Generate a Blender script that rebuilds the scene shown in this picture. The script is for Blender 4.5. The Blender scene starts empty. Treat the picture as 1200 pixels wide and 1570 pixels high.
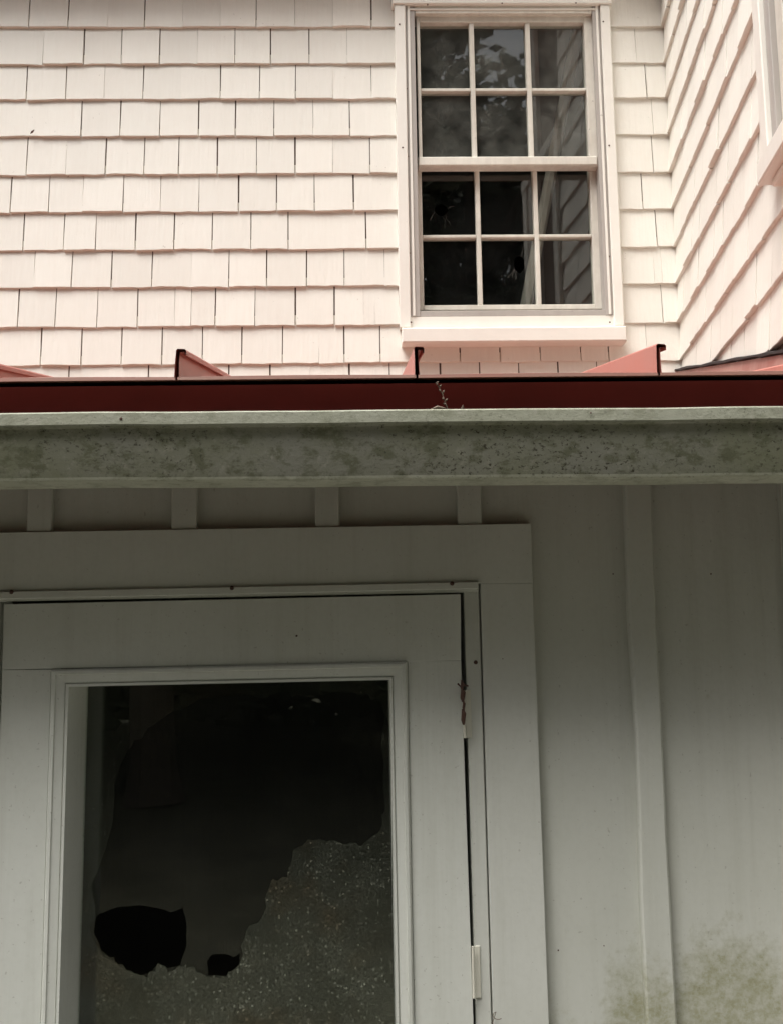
import bpy, bmesh, math, random
from mathutils import Vector, Matrix
from mathutils.geometry import tessellate_polygon
random.seed(11)
R = math.radians
SC = bpy.context.scene
COL = SC.collection

# ------------------------------------------------------------------ camera
CAMZ = 1.95
F_PX, PITCH, YAW, ROLL = 1503.0, R(7.226), R(1.385), R(-0.885)
W_PX, H_PX = 1200.0, 1570.0
fwd = Vector((math.sin(YAW)*math.cos(PITCH), math.cos(YAW)*math.cos(PITCH), math.sin(PITCH)))
rgt0 = Vector((math.cos(YAW), -math.sin(YAW), 0)); up0 = rgt0.cross(fwd)
rgt = rgt0*math.cos(ROLL) + up0*math.sin(ROLL)
upv = -rgt0*math.sin(ROLL) + up0*math.cos(ROLL)
CAM = Vector((0, 0, CAMZ))
cd = bpy.data.cameras.new('camera'); cam = bpy.data.objects.new('camera', cd); COL.objects.link(cam)
cam.matrix_world = Matrix(((rgt.x, upv.x, -fwd.x, CAM.x), (rgt.y, upv.y, -fwd.y, CAM.y), (rgt.z, upv.z, -fwd.z, CAM.z), (0, 0, 0, 1)))
cd.sensor_fit = 'VERTICAL'; cd.sensor_height = 24.0; cd.lens = 24.0*F_PX/H_PX
cd.clip_start = 0.05; cd.clip_end = 600
SC.camera = cam

# ------------------------------------------------------------------ sky, sun, exposure
SUN_TO = Vector((-0.31, -0.285, 0.89)).normalized()
wd = bpy.data.worlds.new('World'); SC.world = wd; wd.use_nodes = True
nt = wd.node_tree; nt.nodes.clear()
sky = nt.nodes.new('ShaderNodeTexSky'); sky.sky_type = 'NISHITA'; sky.sun_disc = False
sky.sun_elevation = math.asin(SUN_TO.z); sky.sun_rotation = math.atan2(SUN_TO.x, SUN_TO.y)
sky.air_density = 1.0; sky.dust_density = 6.0; sky.ozone_density = 1.0
hs = nt.nodes.new('ShaderNodeHueSaturation'); hs.inputs['Saturation'].default_value = 0.22
bg = nt.nodes.new('ShaderNodeBackground'); bg.inputs['Strength'].default_value = 0.10
wo = nt.nodes.new('ShaderNodeOutputWorld')
nt.links.new(sky.outputs[0], hs.inputs['Color']); nt.links.new(hs.outputs[0], bg.inputs['Color']); nt.links.new(bg.outputs[0], wo.inputs['Surface'])
sl = bpy.data.lights.new('sun', 'SUN'); sl.energy = 1.5; sl.angle = R(34); sl.color = (1.0, 0.965, 0.905)
so = bpy.data.objects.new('sun', sl); COL.objects.link(so); so.location = (0, 0, 12)
so.rotation_euler = (-SUN_TO).to_track_quat('-Z', 'Y').to_euler()
SC.view_settings.view_transform = 'Standard'; SC.view_settings.look = 'None'
SC.view_settings.gamma = 1.0; SC.view_settings.use_curve_mapping = False
SC.view_settings.exposure = 1.32
SC.render.resolution_x = 782; SC.render.resolution_y = 1024

# ------------------------------------------------------------------ measuring helpers
def ray(x, y): return fwd*F_PX + rgt*(x - W_PX/2) - upv*(y - H_PX/2)
def at(x, y, Y):
    d = ray(x, y); return CAM + d*(Y/d.y)
CORNER = Vector((1.167, 3.50, 0))
BETA = R(7.02)
WU = Vector((-math.sin(BETA), -math.cos(BETA), 0))      # along the wing wall, towards the viewer
WN = Vector((-math.cos(BETA), math.sin(BETA), 0))       # out of the wing wall
def wing(x, y, off=0.0):                                # pixel -> (u, z) on the wing wall
    d = ray(x, y); o = CORNER + WN*off
    t = (o - CAM).dot(WN)/d.dot(WN); p = CAM + d*t - o
    return p.dot(WU), p.z

# ------------------------------------------------------------------ object helpers
def mesh_obj(name, verts, faces, mat, parent=None, smooth=False):
    me = bpy.data.meshes.new(name); me.from_pydata([tuple(v) for v in verts], [], faces); me.update()
    bm = bmesh.new(); bm.from_mesh(me); bmesh.ops.recalc_face_normals(bm, faces=bm.faces); bm.to_mesh(me); bm.free()
    if mat: me.materials.append(mat)
    if smooth:
        for p in me.polygons: p.use_smooth = True
    return link(name, me, parent)
def link(name, me, parent=None):
    o = bpy.data.objects.new(name, me); COL.objects.link(o)
    if parent: o.parent = parent
    return o
def thing(name, label, cat, loc=(0, 0, 0), group=None):
    o = bpy.data.objects.new(name, None); COL.objects.link(o); o.location = loc; o.empty_display_size = .2
    tag(o, label, cat, group); return o
def tag(o, label, cat, group=None):
    o['label'] = label; o['category'] = cat
    if group: o['group'] = group
    return o
class MB:
    def __init__(s): s.v = []; s.f = []
    def box(s, x0, x1, y0, y1, z0, z1, b=0.0):
        """box; b chamfers the four front edges (the -y side)"""
        n = len(s.v)
        if b <= 0:
            s.v += [(x, y, z) for x in (x0, x1) for y in (y0, y1) for z in (z0, z1)]
            s.f += [[n+i for i in q] for q in ((0,1,3,2),(4,6,7,5),(0,4,5,1),(2,3,7,6),(0,2,6,4),(1,5,7,3))]
        else:
            s.v += [(x0+b,y0,z0+b),(x1-b,y0,z0+b),(x1-b,y0,z1-b),(x0+b,y0,z1-b),
                    (x0,y0+b,z0),(x1,y0+b,z0),(x1,y0+b,z1),(x0,y0+b,z1),
                    (x0,y1,z0),(x1,y1,z0),(x1,y1,z1),(x0,y1,z1)]
            s.f += [[n+i for i in q] for q in ((0,1,2,3),(0,4,5,1),(1,5,6,2),(2,6,7,3),(3,7,4,0),(4,8,9,5),(5,9,10,6),(6,10,11,7),(7,11,8,4),(8,11,10,9))]
        return s
    def hexa(s, front, y0, y1):
        """quad (x,z)*4 extruded from y0 to y1"""
        n = len(s.v)
        s.v += [(x, y0, z) for x, z in front] + [(x, y1, z) for x, z in front]
        k = len(front)
        s.f.append([n+i for i in range(k)]); s.f.append([n+k+i for i in reversed(range(k))])
        for i in range(k): s.f.append([n+i, n+(i+1)%k, n+k+(i+1)%k, n+k+i])
        return s
    def tube(s, pts, r, n=6, closed_ends=True):
        pts = [Vector(p) for p in pts]; base = len(s.v); L = len(pts)
        for i, p in enumerate(pts):
            t = (pts[min(i+1, L-1)] - pts[max(i-1, 0)]).normalized()
            a = t.cross(Vector((0.3, 0.9, 0.31))).normalized(); b = t.cross(a)
            rr = r[i] if isinstance(r, (list, tuple)) else r
            for k in range(n):
                q = 2*math.pi*k/n; s.v.append(p + a*(rr*math.cos(q)) + b*(rr*math.sin(q)))
        for i in range(L-1):
            for k in range(n):
                s.f.append([base+i*n+k, base+i*n+(k+1)%n, base+(i+1)*n+(k+1)%n, base+(i+1)*n+k])
        if closed_ends:
            s.f.append([base+k for k in range(n)]); s.f.append([base+(L-1)*n+k for k in range(n)])
        return s
    def build(s, name, mat, parent=None, smooth=False, xf=None):
        v = [xf(Vector(p)) for p in s.v] if xf else s.v
        return mesh_obj(name, v, s.f, mat, parent, smooth)
def box(name, x0, x1, y0, y1, z0, z1, mat, parent=None, b=0.0, xf=None):
    return MB().box(x0, x1, y0, y1, z0, z1, b).build(name, mat, parent, xf=xf)
def sheet(name, outer, holes, y0, y1, mat, parent=None, xf=None):
    """flat plate (x,z outline with holes) with thickness y0..y1"""
    loops = [outer] + holes
    tris = tessellate_polygon([[Vector((x, z, 0)) for x, z in l] for l in loops])
    flat = [p for l in loops for p in l]; n = len(flat)
    v = [(x, y0, z) for x, z in flat] + [(x, y1, z) for x, z in flat]
    f = [list(t) for t in tris] + [[n+i for i in reversed(t)] for t in tris]
    o = 0
    for l in loops:
        k = len(l)
        for i in range(k): f.append([o+i, o+(i+1)%k, n+o+(i+1)%k, n+o+i])
        o += k
    if xf: v = [xf(Vector(p)) for p in v]
    return mesh_obj(name, v, f, mat, parent)
def wing_xf(p):      # local (u, -outward, z): x = along the wing, -y = out of the wall
    return CORNER + WU*p.x - WN*p.y + Vector((0, 0, p.z))

# ------------------------------------------------------------------ materials
def new_mat(name):
    m = bpy.data.materials.new(name); m.use_nodes = True; t = m.node_tree
    return m, t, t.nodes['Principled BSDF'], t.nodes['Material Output']
def N(t, k, **kw):
    n = t.nodes.new(k)
    for a, b in kw.items():
        if a in n.inputs: n.inputs[a].default_value = b
        else: setattr(n, a, b)
    return n
def ramp(t, src, stops):
    r = t.nodes.new('ShaderNodeValToRGB'); e = r.color_ramp.elements
    while len(e) < len(stops): e.new(0.5)
    for i, (p, c) in enumerate(stops):
        e[i].position = p; e[i].color = (*c, 1) if len(c) == 3 else c
    t.links.new(src, r.inputs[0]); return r
def g(v): return (v, v, v)
def pos(t, scale=(1, 1, 1)):
    ge = t.nodes.new('ShaderNodeNewGeometry'); mp = t.nodes.new('ShaderNodeMapping')
    mp.inputs['Scale'].default_value = scale; t.links.new(ge.outputs['Position'], mp.inputs['Vector']); return mp.outputs[0]
def noise(t, vec, scale, detail=4, rough=.55):
    n = N(t, 'ShaderNodeTexNoise', Scale=scale, Detail=detail, Roughness=rough); t.links.new(vec, n.inputs['Vector']); return n.outputs['Fac']
def mixc(t, fac, a, b, mode='MIX'):
    m = t.nodes.new('ShaderNodeMix'); m.data_type = 'RGBA'; m.blend_type = mode
    for sock, val in ((m.inputs['Factor'], fac), (m.inputs['A'], a), (m.inputs['B'], b)): pass
    ins = [i for i in m.inputs if i.enabled]
    names = {'Factor': fac, 'A': a, 'B': b}
    for i in ins:
        val = names[i.name]
        if hasattr(val, 'is_output'): t.links.new(val, i)
        else: i.default_value = val if not isinstance(val, tuple) else ((*val, 1) if len(val) == 3 else val)
    return [o for o in m.outputs if o.enabled][0]
def mth(t, op, a, b=0.0, clamp=False):
    m = t.nodes.new('ShaderNodeMath'); m.operation = op; m.use_clamp = clamp
    for i, v in enumerate((a, b)):
        if hasattr(v, 'is_output'): t.links.new(v, m.inputs[i])
        else: m.inputs[i].default_value = v
    return m.outputs[0]
def bump(t, bs, h, strength, dist):
    b = N(t, 'ShaderNodeBump', Strength=strength, Distance=dist); t.links.new(h, b.inputs['Height']); t.links.new(b.outputs[0], bs.inputs['Normal'])
def paint(name, base, rough=.55, dirt=(.5, .42, .34), amount=.25, grain=(60, 60, 5), rand=.06, dist=.0012, blotch=3.0):
    m, t, bs, _ = new_mat(name)
    big = ramp(t, noise(t, pos(t), blotch, 6, .65), [(.35, g(0)), (.75, g(1))]).outputs[0]
    fine = ramp(t, noise(t, pos(t, grain), 1.0, 5, .6), [(.3, g(0)), (.8, g(1))]).outputs[0]
    c = mixc(t, mth(t, 'MULTIPLY', big, amount*.6), base, dirt)
    c = mixc(t, mth(t, 'MULTIPLY', fine, amount*.45), c, dirt)
    chip = mth(t, 'MULTIPLY', ramp(t, noise(t, pos(t), 55, 3, .6), [(.70, g(0)), (.73, g(1))]).outputs[0], ramp(t, noise(t, pos(t), 2.7, 3), [(.5, g(0)), (.6, g(1))]).outputs[0])
    c = mixc(t, mth(t, 'MULTIPLY', chip, .55), c, tuple(q*.5 for q in dirt))
    oi = t.nodes.new('ShaderNodeObjectInfo')
    rnd = mth(t, 'MULTIPLY_ADD', oi.outputs['Random'], rand); rnd.node.inputs[2].default_value = 1 - rand
    rc = t.nodes.new('ShaderNodeCombineColor')
    for i in range(3): t.links.new(rnd, rc.inputs[i])
    c = mixc(t, 1.0, c, rc.outputs[0], 'MULTIPLY')
    t.links.new(c, bs.inputs['Base Color']); bs.inputs['Roughness'].default_value = rough
    h = mth(t, 'ADD', noise(t, pos(t, grain), 1.0, 5, .6), mth(t, 'MULTIPLY', noise(t, pos(t), 45, 3), .6))
    bump(t, bs, h, .5, dist)
    return m
M = {}
M['shingle'] = paint('cream_shingle_paint', (.84, .82, .755), .6, (.60, .52, .44), .28, (85, 85, 4.0), .07, .0024)
M['trim'] = paint('cream_trim_paint', (.84, .815, .755), .5, (.5, .42, .35), .25, (12, 60, 12), .03, .0008)
M['sash'] = paint('sash_paint', (.76, .735, .66), .5, (.34, .29, .24), .8, (40, 40, 10), .03, .001)
M['storm'] = paint('dull_storm_frame', (.44, .41, .38), .45, (.27, .24, .22), .7, (30, 30, 3), .0, .0006)
M['annex'] = None
M['sheath'] = paint('bare_brown_board', (.11, .07, .05), .8, (.05, .03, .02), .5, (30, 30, 4))
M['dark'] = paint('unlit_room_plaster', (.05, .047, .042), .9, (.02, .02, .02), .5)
M['roomwood'] = paint('old_room_boards', (.09, .06, .045), .8, (.03, .02, .015), .6, (40, 4, 4))
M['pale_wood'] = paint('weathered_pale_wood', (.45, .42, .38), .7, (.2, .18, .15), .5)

def annex_paint(name, base, mildew):
    m, t, bs, _ = new_mat(name)
    big = ramp(t, noise(t, pos(t), 2.2, 6, .65), [(.3, g(0)), (.8, g(1))]).outputs[0]
    c = mixc(t, mth(t, 'MULTIPLY', big, .34), base, (.40, .41, .34))
    fine = ramp(t, noise(t, pos(t, (90, 90, 90)), 1, 3), [(.45, g(0)), (.8, g(1))]).outputs[0]
    c = mixc(t, mth(t, 'MULTIPLY', fine, .10), c, (.36, .36, .31))
    drip = ramp(t, noise(t, pos(t, (26, 26, 1.1)), 1, 6, .7), [(.50, g(0)), (.78, g(1))]).outputs[0]
    c = mixc(t, mth(t, 'MULTIPLY', drip, .22), c, (.33, .33, .26))
    fleck = ramp(t, noise(t, pos(t), 150, 2, .5), [(.70, g(0)), (.74, g(1))]).outputs[0]
    c = mixc(t, mth(t, 'MULTIPLY', fleck, .35), c, (.2, .18, .14))
    if mildew:
        # mildew colonies spreading from the splash zone low on the wall
        ge = t.nodes.new('ShaderNodeNewGeometry'); k = None
        for (cx_, cz_, rx_, rz_, wgt) in ((.69, 1.20, .19, .22, 1.0), (.60, 1.05, .30, .22, 1.0), (.335, 1.07, .15, .22, .8), (.51, 1.16, .11, .24, 1.0), (.85, 1.05, .2, .3, .9), (.1, .75, 1.2, .25, .9)):
            mp = t.nodes.new('ShaderNodeMapping'); mp.inputs['Scale'].default_value = (1/rx_, 0, 1/rz_); mp.inputs['Location'].default_value = (-cx_/rx_, 0, -cz_/rz_)
            t.links.new(ge.outputs['Position'], mp.inputs['Vector'])
            ln = t.nodes.new('ShaderNodeVectorMath'); ln.operation = 'LENGTH'; t.links.new(mp.outputs[0], ln.inputs[0])
            q = mth(t, 'MULTIPLY', mth(t, 'SUBTRACT', 1.0, ln.outputs['Value'], True), wgt)
            k = q if k is None else mth(t, 'MAXIMUM', k, q)
        rag = noise(t, pos(t), 36, 10, .82); col_ = noise(t, pos(t), 9, 4, .6)
        k = mth(t, 'ADD', mth(t, 'MULTIPLY', k, .75), mth(t, 'ADD', mth(t, 'MULTIPLY', rag, .75), mth(t, 'MULTIPLY', col_, .45)))
        mask = ramp(t, k, [(.72, g(0)), (1.25, g(.85))]).outputs[0]
        mot = ramp(t, noise(t, pos(t), 55, 8, .8), [(.36, g(0)), (.62, g(1))]).outputs[0]
        mask = mth(t, 'MULTIPLY', mask, mth(t, 'ADD', mth(t, 'MULTIPLY', mot, .75), .25))
        c = mixc(t, mask, c, (.27, .265, .145))
        spots = ramp(t, noise(t, pos(t), 60, 6, .8), [(.60, g(0)), (.70, g(.7))]).outputs[0]
        c = mixc(t, mth(t, 'MULTIPLY', mask, spots), c, (.13, .12, .065))
    t.links.new(c, bs.inputs['Base Color']); bs.inputs['Roughness'].default_value = .55
    h = mth(t, 'ADD', noise(t, pos(t, (60, 60, 7)), 1, 5), mth(t, 'MULTIPLY', noise(t, pos(t), 70, 3), .5))
    bump(t, bs, h, .5, .0013)
    return m
M['annex'] = annex_paint('white_wall_paint', (.61, .62, .57), True)
M['annex_trim'] = annex_paint('white_trim_paint', (.65, .66, .615), False)
M['door'] = annex_paint('white_door_paint', (.68, .695, .65), False)

def metal_paint(name, base, rough, dirt, amt):
    m, t, bs, _ = new_mat(name)
    big = ramp(t, noise(t, pos(t), 7, 6, .7), [(.35, g(0)), (.75, g(1))]).outputs[0]
    t.links.new(mixc(t, mth(t, 'MULTIPLY', big, amt), base, dirt), bs.inputs['Base Color'])
    bs.inputs['Roughness'].default_value = rough
    bump(t, bs, noise(t, pos(t), 14, 3), .2, .002)
    return m
M['red'] = metal_paint('faded_red_roof_paint', (.50, .175, .14), .42, (.44, .19, .16), .6)
M['red_pan'] = metal_paint('dirty_red_roof_pan', (.30, .135, .105), .5, (.25, .16, .12), .9)
M['fascia'] = metal_paint('red_fascia_paint', (.56, .10, .10), .35, (.42, .085, .085), .7)
M['flash'] = metal_paint('weathered_flashing', (.33, .12, .10), .5, (.5, .32, .27), .8)
M['tar'] = metal_paint('dark_roof_cement', (.012, .007, .006), .95, (.03, .014, .012), .5)
M['rust'] = metal_paint('rusty_iron', (.11, .05, .035), .8, (.04, .025, .02), .9)
M['hinge'] = metal_paint('painted_hinge', (.72, .71, .62), .5, (.4, .33, .22), .3)

def gutter_mat(name, base, growth):
    m, t, bs, _ = new_mat(name)
    algae = ramp(t, noise(t, pos(t), 5, 6, .6), [(.38, g(0)), (.66, g(1))]).outputs[0]
    c = mixc(t, mth(t, 'MULTIPLY', algae, .7*growth), base, (.215, .225, .14))
    patch = ramp(t, noise(t, pos(t, (1, 1, 1.6)), 22, 7, .72), [(.50, g(0)), (.60, g(1))]).outputs[0]
    c = mixc(t, mth(t, 'MULTIPLY', patch, .6*growth), c, (.125, .13, .075))
    pale = ramp(t, noise(t, pos(t), 34, 5, .7), [(.57, g(0)), (.66, g(1))]).outputs[0]
    c = mixc(t, mth(t, 'MULTIPLY', pale, .35), c, (.42, .40, .34))
    sp = ramp(t, noise(t, pos(t, (1, 1, 1.4)), 120, 5, .75), [(.56, g(0)), (.62, g(1))]).outputs[0]
    area = ramp(t, noise(t, pos(t), 6.5, 3), [(.38, g(.2)), (.62, g(.9))]).outputs[0]
    c = mixc(t, mth(t, 'MULTIPLY', mth(t, 'MULTIPLY', sp, area), growth), c, (.055, .05, .03))
    t.links.new(c, bs.inputs['Base Color']); bs.inputs['Roughness'].default_value = .7
    bump(t, bs, noise(t, pos(t), 60, 6, .7), .8, .0022)
    return m
M['gutter'] = gutter_mat('lichened_gutter_metal', (.27, .27, .225), 1.25)
M['gutter_lip'] = gutter_mat('lit_gutter_lip', (.32, .325, .26), .5)  # lip painted paler than the face, which tips down into shade
M['gutter_under_lit'] = gutter_mat('lit_gutter_underside', (.47, .475, .39), .6)  # underside painted paler for the light bounced up from the ground

def glass(name, dust, dust_col, craze=0.0, dscale=9.0):
    m, t, bs, out = new_mat(name); t.nodes.remove(bs)
    tr = N(t, 'ShaderNodeBsdfTransparent'); tr.inputs[0].default_value = (.93, .95, .93, 1)
    gl = N(t, 'ShaderNodeBsdfGlossy', Roughness=.015); gl.inputs[0].default_value = (1, 1, 1, 1)
    lw = N(t, 'ShaderNodeLayerWeight', Blend=.5)
    fr = mth(t, 'ADD', mth(t, 'MULTIPLY', mth(t, 'POWER', lw.outputs['Facing'], 5.0), .95), .045)
    mx = t.nodes.new('ShaderNodeMixShader'); t.links.new(fr, mx.inputs[0]); t.links.new(tr.outputs[0], mx.inputs[1]); t.links.new(gl.outputs[0], mx.inputs[2])
    df = N(t, 'ShaderNodeBsdfDiffuse')
    a = ramp(t, noise(t, pos(t), dscale, 7, .72), [(.38, g(0)), (.75, g(1))]).outputs[0]
    k = mth(t, 'MULTIPLY', mth(t, 'ADD', a, .25), dust)
    vs = N(t, 'ShaderNodeTexVoronoi', Scale=170.0); t.links.new(pos(t), vs.inputs['Vector'])
    sc_ = t.nodes.new('ShaderNodeSeparateColor'); t.links.new(vs.outputs['Color'], sc_.inputs[0])
    sp = mth(t, 'MULTIPLY', mth(t, 'GREATER_THAN', sc_.outputs[0], .80), mth(t, 'LESS_THAN', vs.outputs['Distance'], .45))
    sp = mth(t, 'MULTIPLY', sp, mth(t, 'POWER', sc_.outputs[1], 2.0))
    col = dust_col
    if craze:
        vo = N(t, 'ShaderNodeTexVoronoi', Scale=150.0); vo.feature = 'DISTANCE_TO_EDGE'; t.links.new(pos(t), vo.inputs['Vector'])
        ed = ramp(t, vo.outputs['Distance'], [(.0, g(1)), (.12, g(0))]).outputs[0]
        zone = ramp(t, noise(t, pos(t), 8, 5, .7), [(.36, g(.08)), (.66, g(1))]).outputs[0]
        gz = t.nodes.new('ShaderNodeNewGeometry'); sz_ = t.nodes.new('ShaderNodeSeparateXYZ'); t.links.new(gz.outputs['Position'], sz_.inputs[0])
        mr = N(t, 'ShaderNodeMapRange'); t.links.new(sz_.outputs['Z'], mr.inputs[0])
        for i_, v_ in enumerate((1.25, 1.85, 1.0, 0.3)): mr.inputs[i_+1].default_value = v_
        zone = mth(t, 'MULTIPLY', zone, mr.outputs[0]); k = mth(t, 'MULTIPLY', k, mr.outputs[0])
        k = mth(t, 'ADD', k, mth(t, 'MULTIPLY', mth(t, 'MULTIPLY', ed, zone), craze*.25))
        k = mth(t, 'ADD', k, mth(t, 'MULTIPLY', mth(t, 'MULTIPLY', sp, zone), craze))
        col = mixc(t, ramp(t, noise(t, pos(t), 7, 4), [(.5, g(0)), (.66, g(1))]).outputs[0], dust_col, (.36, .24, .13))
        t.links.new(col, df.inputs[0])
    else:
        k = mth(t, 'ADD', k, mth(t, 'MULTIPLY', mth(t, 'MULTIPLY', sp, a), dust*2.0)); df.inputs[0].default_value = (*dust_col, 1)
    k = mth(t, 'MINIMUM', k, 1.0)
    m2 = t.nodes.new('ShaderNodeMixShader'); t.links.new(k, m2.inputs[0]); t.links.new(mx.outputs[0], m2.inputs[1]); t.links.new(df.outputs[0], m2.inputs[2])
    t.links.new(m2.outputs[0], out.inputs['Surface'])
    return m
M['glass_up'] = glass('filmed_upper_pane', .075, (.55, .55, .5))
M['glass_low'] = glass('clear_lower_pane', .008, (.5, .52, .5))
M['glass_crazed'] = glass('crazed_dusty_glass', .016, (.42, .44, .36), .8)
M['glass_inner'] = glass('inner_door_glass', .016, (.4, .4, .36))

def leaf_mat():
    m, t, bs, _ = new_mat('leaf_green')
    oi = noise(t, pos(t), 1.3, 4)
    c = ramp(t, oi, [(.3, (.03, .046, .018)), (.7, (.08, .105, .045))]).outputs[0]
    t.links.new(c, bs.inputs['Base Color']); bs.inputs['Roughness'].default_value = .6
    return m
M['leaf'] = leaf_mat()
M['bark'] = paint('bark', (.10, .08, .06), .9, (.04, .03, .02), .8, (30, 30, 3), .1, .01)
M['straw'] = paint('dry_straw', (.17, .13, .10), .8, (.2, .15, .1), .4)
def ground_mat():
    m, t, bs, _ = new_mat('rough_lawn')
    c = ramp(t, noise(t, pos(t), 1.5, 8, .7), [(.3, (.06, .062, .035)), (.7, (.15, .14, .09))]).outputs[0]
    t.links.new(c, bs.inputs['Base Color']); bs.inputs['Roughness'].default_value = .9
    bump(t, bs, noise(t, pos(t), 30, 5), .8, .03)
    return m
M['ground'] = ground_mat()

# ------------------------------------------------------------------ the ground
gr = MB(); gr.v = [(-250, -250, 0), (250, -250, 0), (250, 250, 0), (-250, 250, 0)]; gr.f = [[0, 1, 2, 3]]
go = gr.build('ground', M['ground']); go['kind'] = 'structure'

M['bounce_patio'] = paint('bounce_patio_concrete', (.17, .165, .15), .85, (.09, .085, .07), .5, (8, 8, 8), .0, .003)
pt = MB().box(-3.2, 1.6, -.7, 1.97, -.1, .04).build('bounce_patio', M['bounce_patio']); pt['kind'] = 'structure'  # unseen slab, added to bounce light onto the gutter underside and lower wall

# ------------------------------------------------------------------ the shingled house
WY = 3.50                                   # sheathing plane of the main wall
house = thing('shingled_house', 'cream wood shingled two storey house with small white paned window, above red roof', 'house', (0, WY, 0))
def into(o, parent):                         # parent while keeping world coordinates
    o.parent = parent
    o.matrix_parent_inverse = parent.matrix_world.inverted() if parent.type != 'EMPTY' else Matrix.Translation(parent.location).inverted()
    return o
XL, XR = -2.6, 1.30
EAVE_Z = 4.60
WEZ = 5.45
ZR = [at(300, y, WY).z for y in (-70, -13, 43.75, 100.3, 154.2, 210.8, 269.2, 326.2, 384.4, 441.5, 501.5, 560)]
EXP = (ZR[1]-ZR[-1])/(len(ZR)-2)
ZR += [ZR[-1]-EXP, ZR[-1]-2*EXP]
ZR = [z for z in ZR if z < EAVE_Z-.02]
# window opening in the main wall
wx0 = at(612, 270, WY-.02).x; wx1 = at(943, 270, WY-.02).x
wz0 = at(780, 512, WY-.02).z; wz1 = at(780, 6, WY-.02).z
mw = sheet('main_wall', [(XL, 0), (XR, 0), (XR, EAVE_Z+.05), (XL, EAVE_Z+.05)],
           [[(wx0+.02, wz0), (wx0+.02, wz1), (wx1-.02, wz1), (wx1-.02, wz0)]], WY, WY+.09, M['sheath'])
into(mw, house)

SH_H = .185
def shingle_mesh(k):
    """unit-wide tapered wood shingle, butt edge slightly uneven; shared by all copies"""
    rr = random.Random(k)
    n = 4; v = []; f = []
    for i in range(n+1):
        x = -.5 + i/n
        dz = rr.uniform(-.0014, .0014) + (x*rr.uniform(-.003, .003))
        for (y, z) in ((.002, 0), (-.0112, 0), (-.0125, .0018), (-.0010, SH_H), (.002, SH_H)):
            v.append((x, y, z + (dz if z < .01 else 0)))
    for i in range(n):
        for j in range(5): f.append([i*5+j, i*5+(j+1)%5, (i+1)*5+(j+1)%5, (i+1)*5+j])
    f.append([0, 1, 2, 3, 4]); f.append([n*5+4-j for j in range(5)])
    me = bpy.data.meshes.new('shingle'); me.from_pydata(v, [], f); me.update()
    bm = bmesh.new(); bm.from_mesh(me); bmesh.ops.recalc_face_normals(bm, faces=bm.faces); bm.to_mesh(me); bm.free()
    me.materials.append(M['shingle']); return me
SHM = [shingle_mesh(k) for k in range(9)]
def shingle(parent, x0, x1, z, origin, rotz, zj=.0018, tj=.16, rj=.009, flip=1):
    o = bpy.data.objects.new('shingle', random.choice(SHM)); COL.objects.link(o); o.parent = parent
    xm = (x0+x1)/2
    d = Vector((math.cos(rotz), math.sin(rotz), 0))
    th = 1 + random.uniform(-tj, tj)
    o.scale = (x1-x0, th, 1)
    o.rotation_euler = (0, random.uniform(-rj, rj), rotz)
    o.location = origin + d*xm + Vector((0, 0, z + random.uniform(-zj, zj)))
    return o
def course_stuff(name, parent, cells, origin, rotz):
    """far-out-of-view courses joined to one mesh"""
    V, Fc = [], []
    d = Vector((math.cos(rotz), math.sin(rotz), 0)); nn = Vector((-math.sin(rotz), math.cos(rotz), 0))
    for (x0, x1, z) in cells:
        z += random.uniform(-.002, .002); b = len(V)
        for x in (x0, x1):
            for (y, zz) in ((.002, 0), (-.015, 0), (-.001, SH_H), (.002, SH_H)):
                V.append(origin + d*x + nn*y + Vector((0, 0, z+zz)))
        Fc += [[b, b+1, b+5, b+4], [b+1, b+2, b+6, b+5], [b+2, b+3, b+7, b+6], [b, b+4, b+7, b+3], [b, b+3, b+2, b+1], [b+4, b+5, b+6, b+7]]
    o = mesh_obj(name, V, Fc, M['shingle']); o['kind'] = 'stuff'; o.parent = parent
    return o
# joints of each course as they run along the wall (measured); negative = nearly painted shut
J = {
 2: [45, 105, -165, 222, -280, -338, 393, -452, -510, 569],
 3: [66.5, 129, 186.5, 245, -303, 360.5, 415, 474, -532],
 4: [41, 101.5, -160, 219.5, -277.5, 338, 398, 453, -510, -569],
 5: [-64, 125, 184.5, 245, 304.5, 361, 420, -480, 536],
 6: [41, -101.5, 162, 221, 274, 333.5, 393.5, 452.6, -510, 567],
 7: [16.5, 75, -127, 189, -246, 305, 366, 424, 482, 542],
 8: [36, 98, 147, 208, 267, 325.5, 385, 442, 561],
 9: [-52.5, 110, 171, 233, -293, 351, 409, 470, 527.5, -589],
 10: [28, 85, 149, 211, -268, -293, 330, 391, 453, 512.5, -557, -574],
 11: [63, 125, 186.5, 248.5, 310.5, 371, 433, -489, 527.5, 582.5, 704.5, 765.6, 827, 889, 932, -991],
 12: [-45, 105, -167, 227.5, -290, 351, 414, -475, 535.5, 597, -617, 675, 735, 795.5, 856, 916, -985],
}
JR = {2: [], 3: [-974], 4: [990], 5: [-1000], 6: [1000], 7: [984], 8: [1006], 9: [-1002, -1014], 10: [1015]}
ORI = Vector((0, WY, 0))
off_cells = []
casL = at(609.5, 300, WY-.01).x; casR = at(946, 300, WY-.01).x
def px_x(px, zi):
    lo = ZR[zi]; p = None
    # invert for the course's mid height
    y = {2: 20, 3: 72, 4: 128, 5: 183, 6: 240, 7: 298, 8: 356, 9: 413, 10: 472, 11: 531, 12: 585}[zi]
    return at(px, y, WY-.012).x
def gapw(neg): return random.uniform(.0005, .0012) if neg else random.uniform(.0030, .0056)
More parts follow.
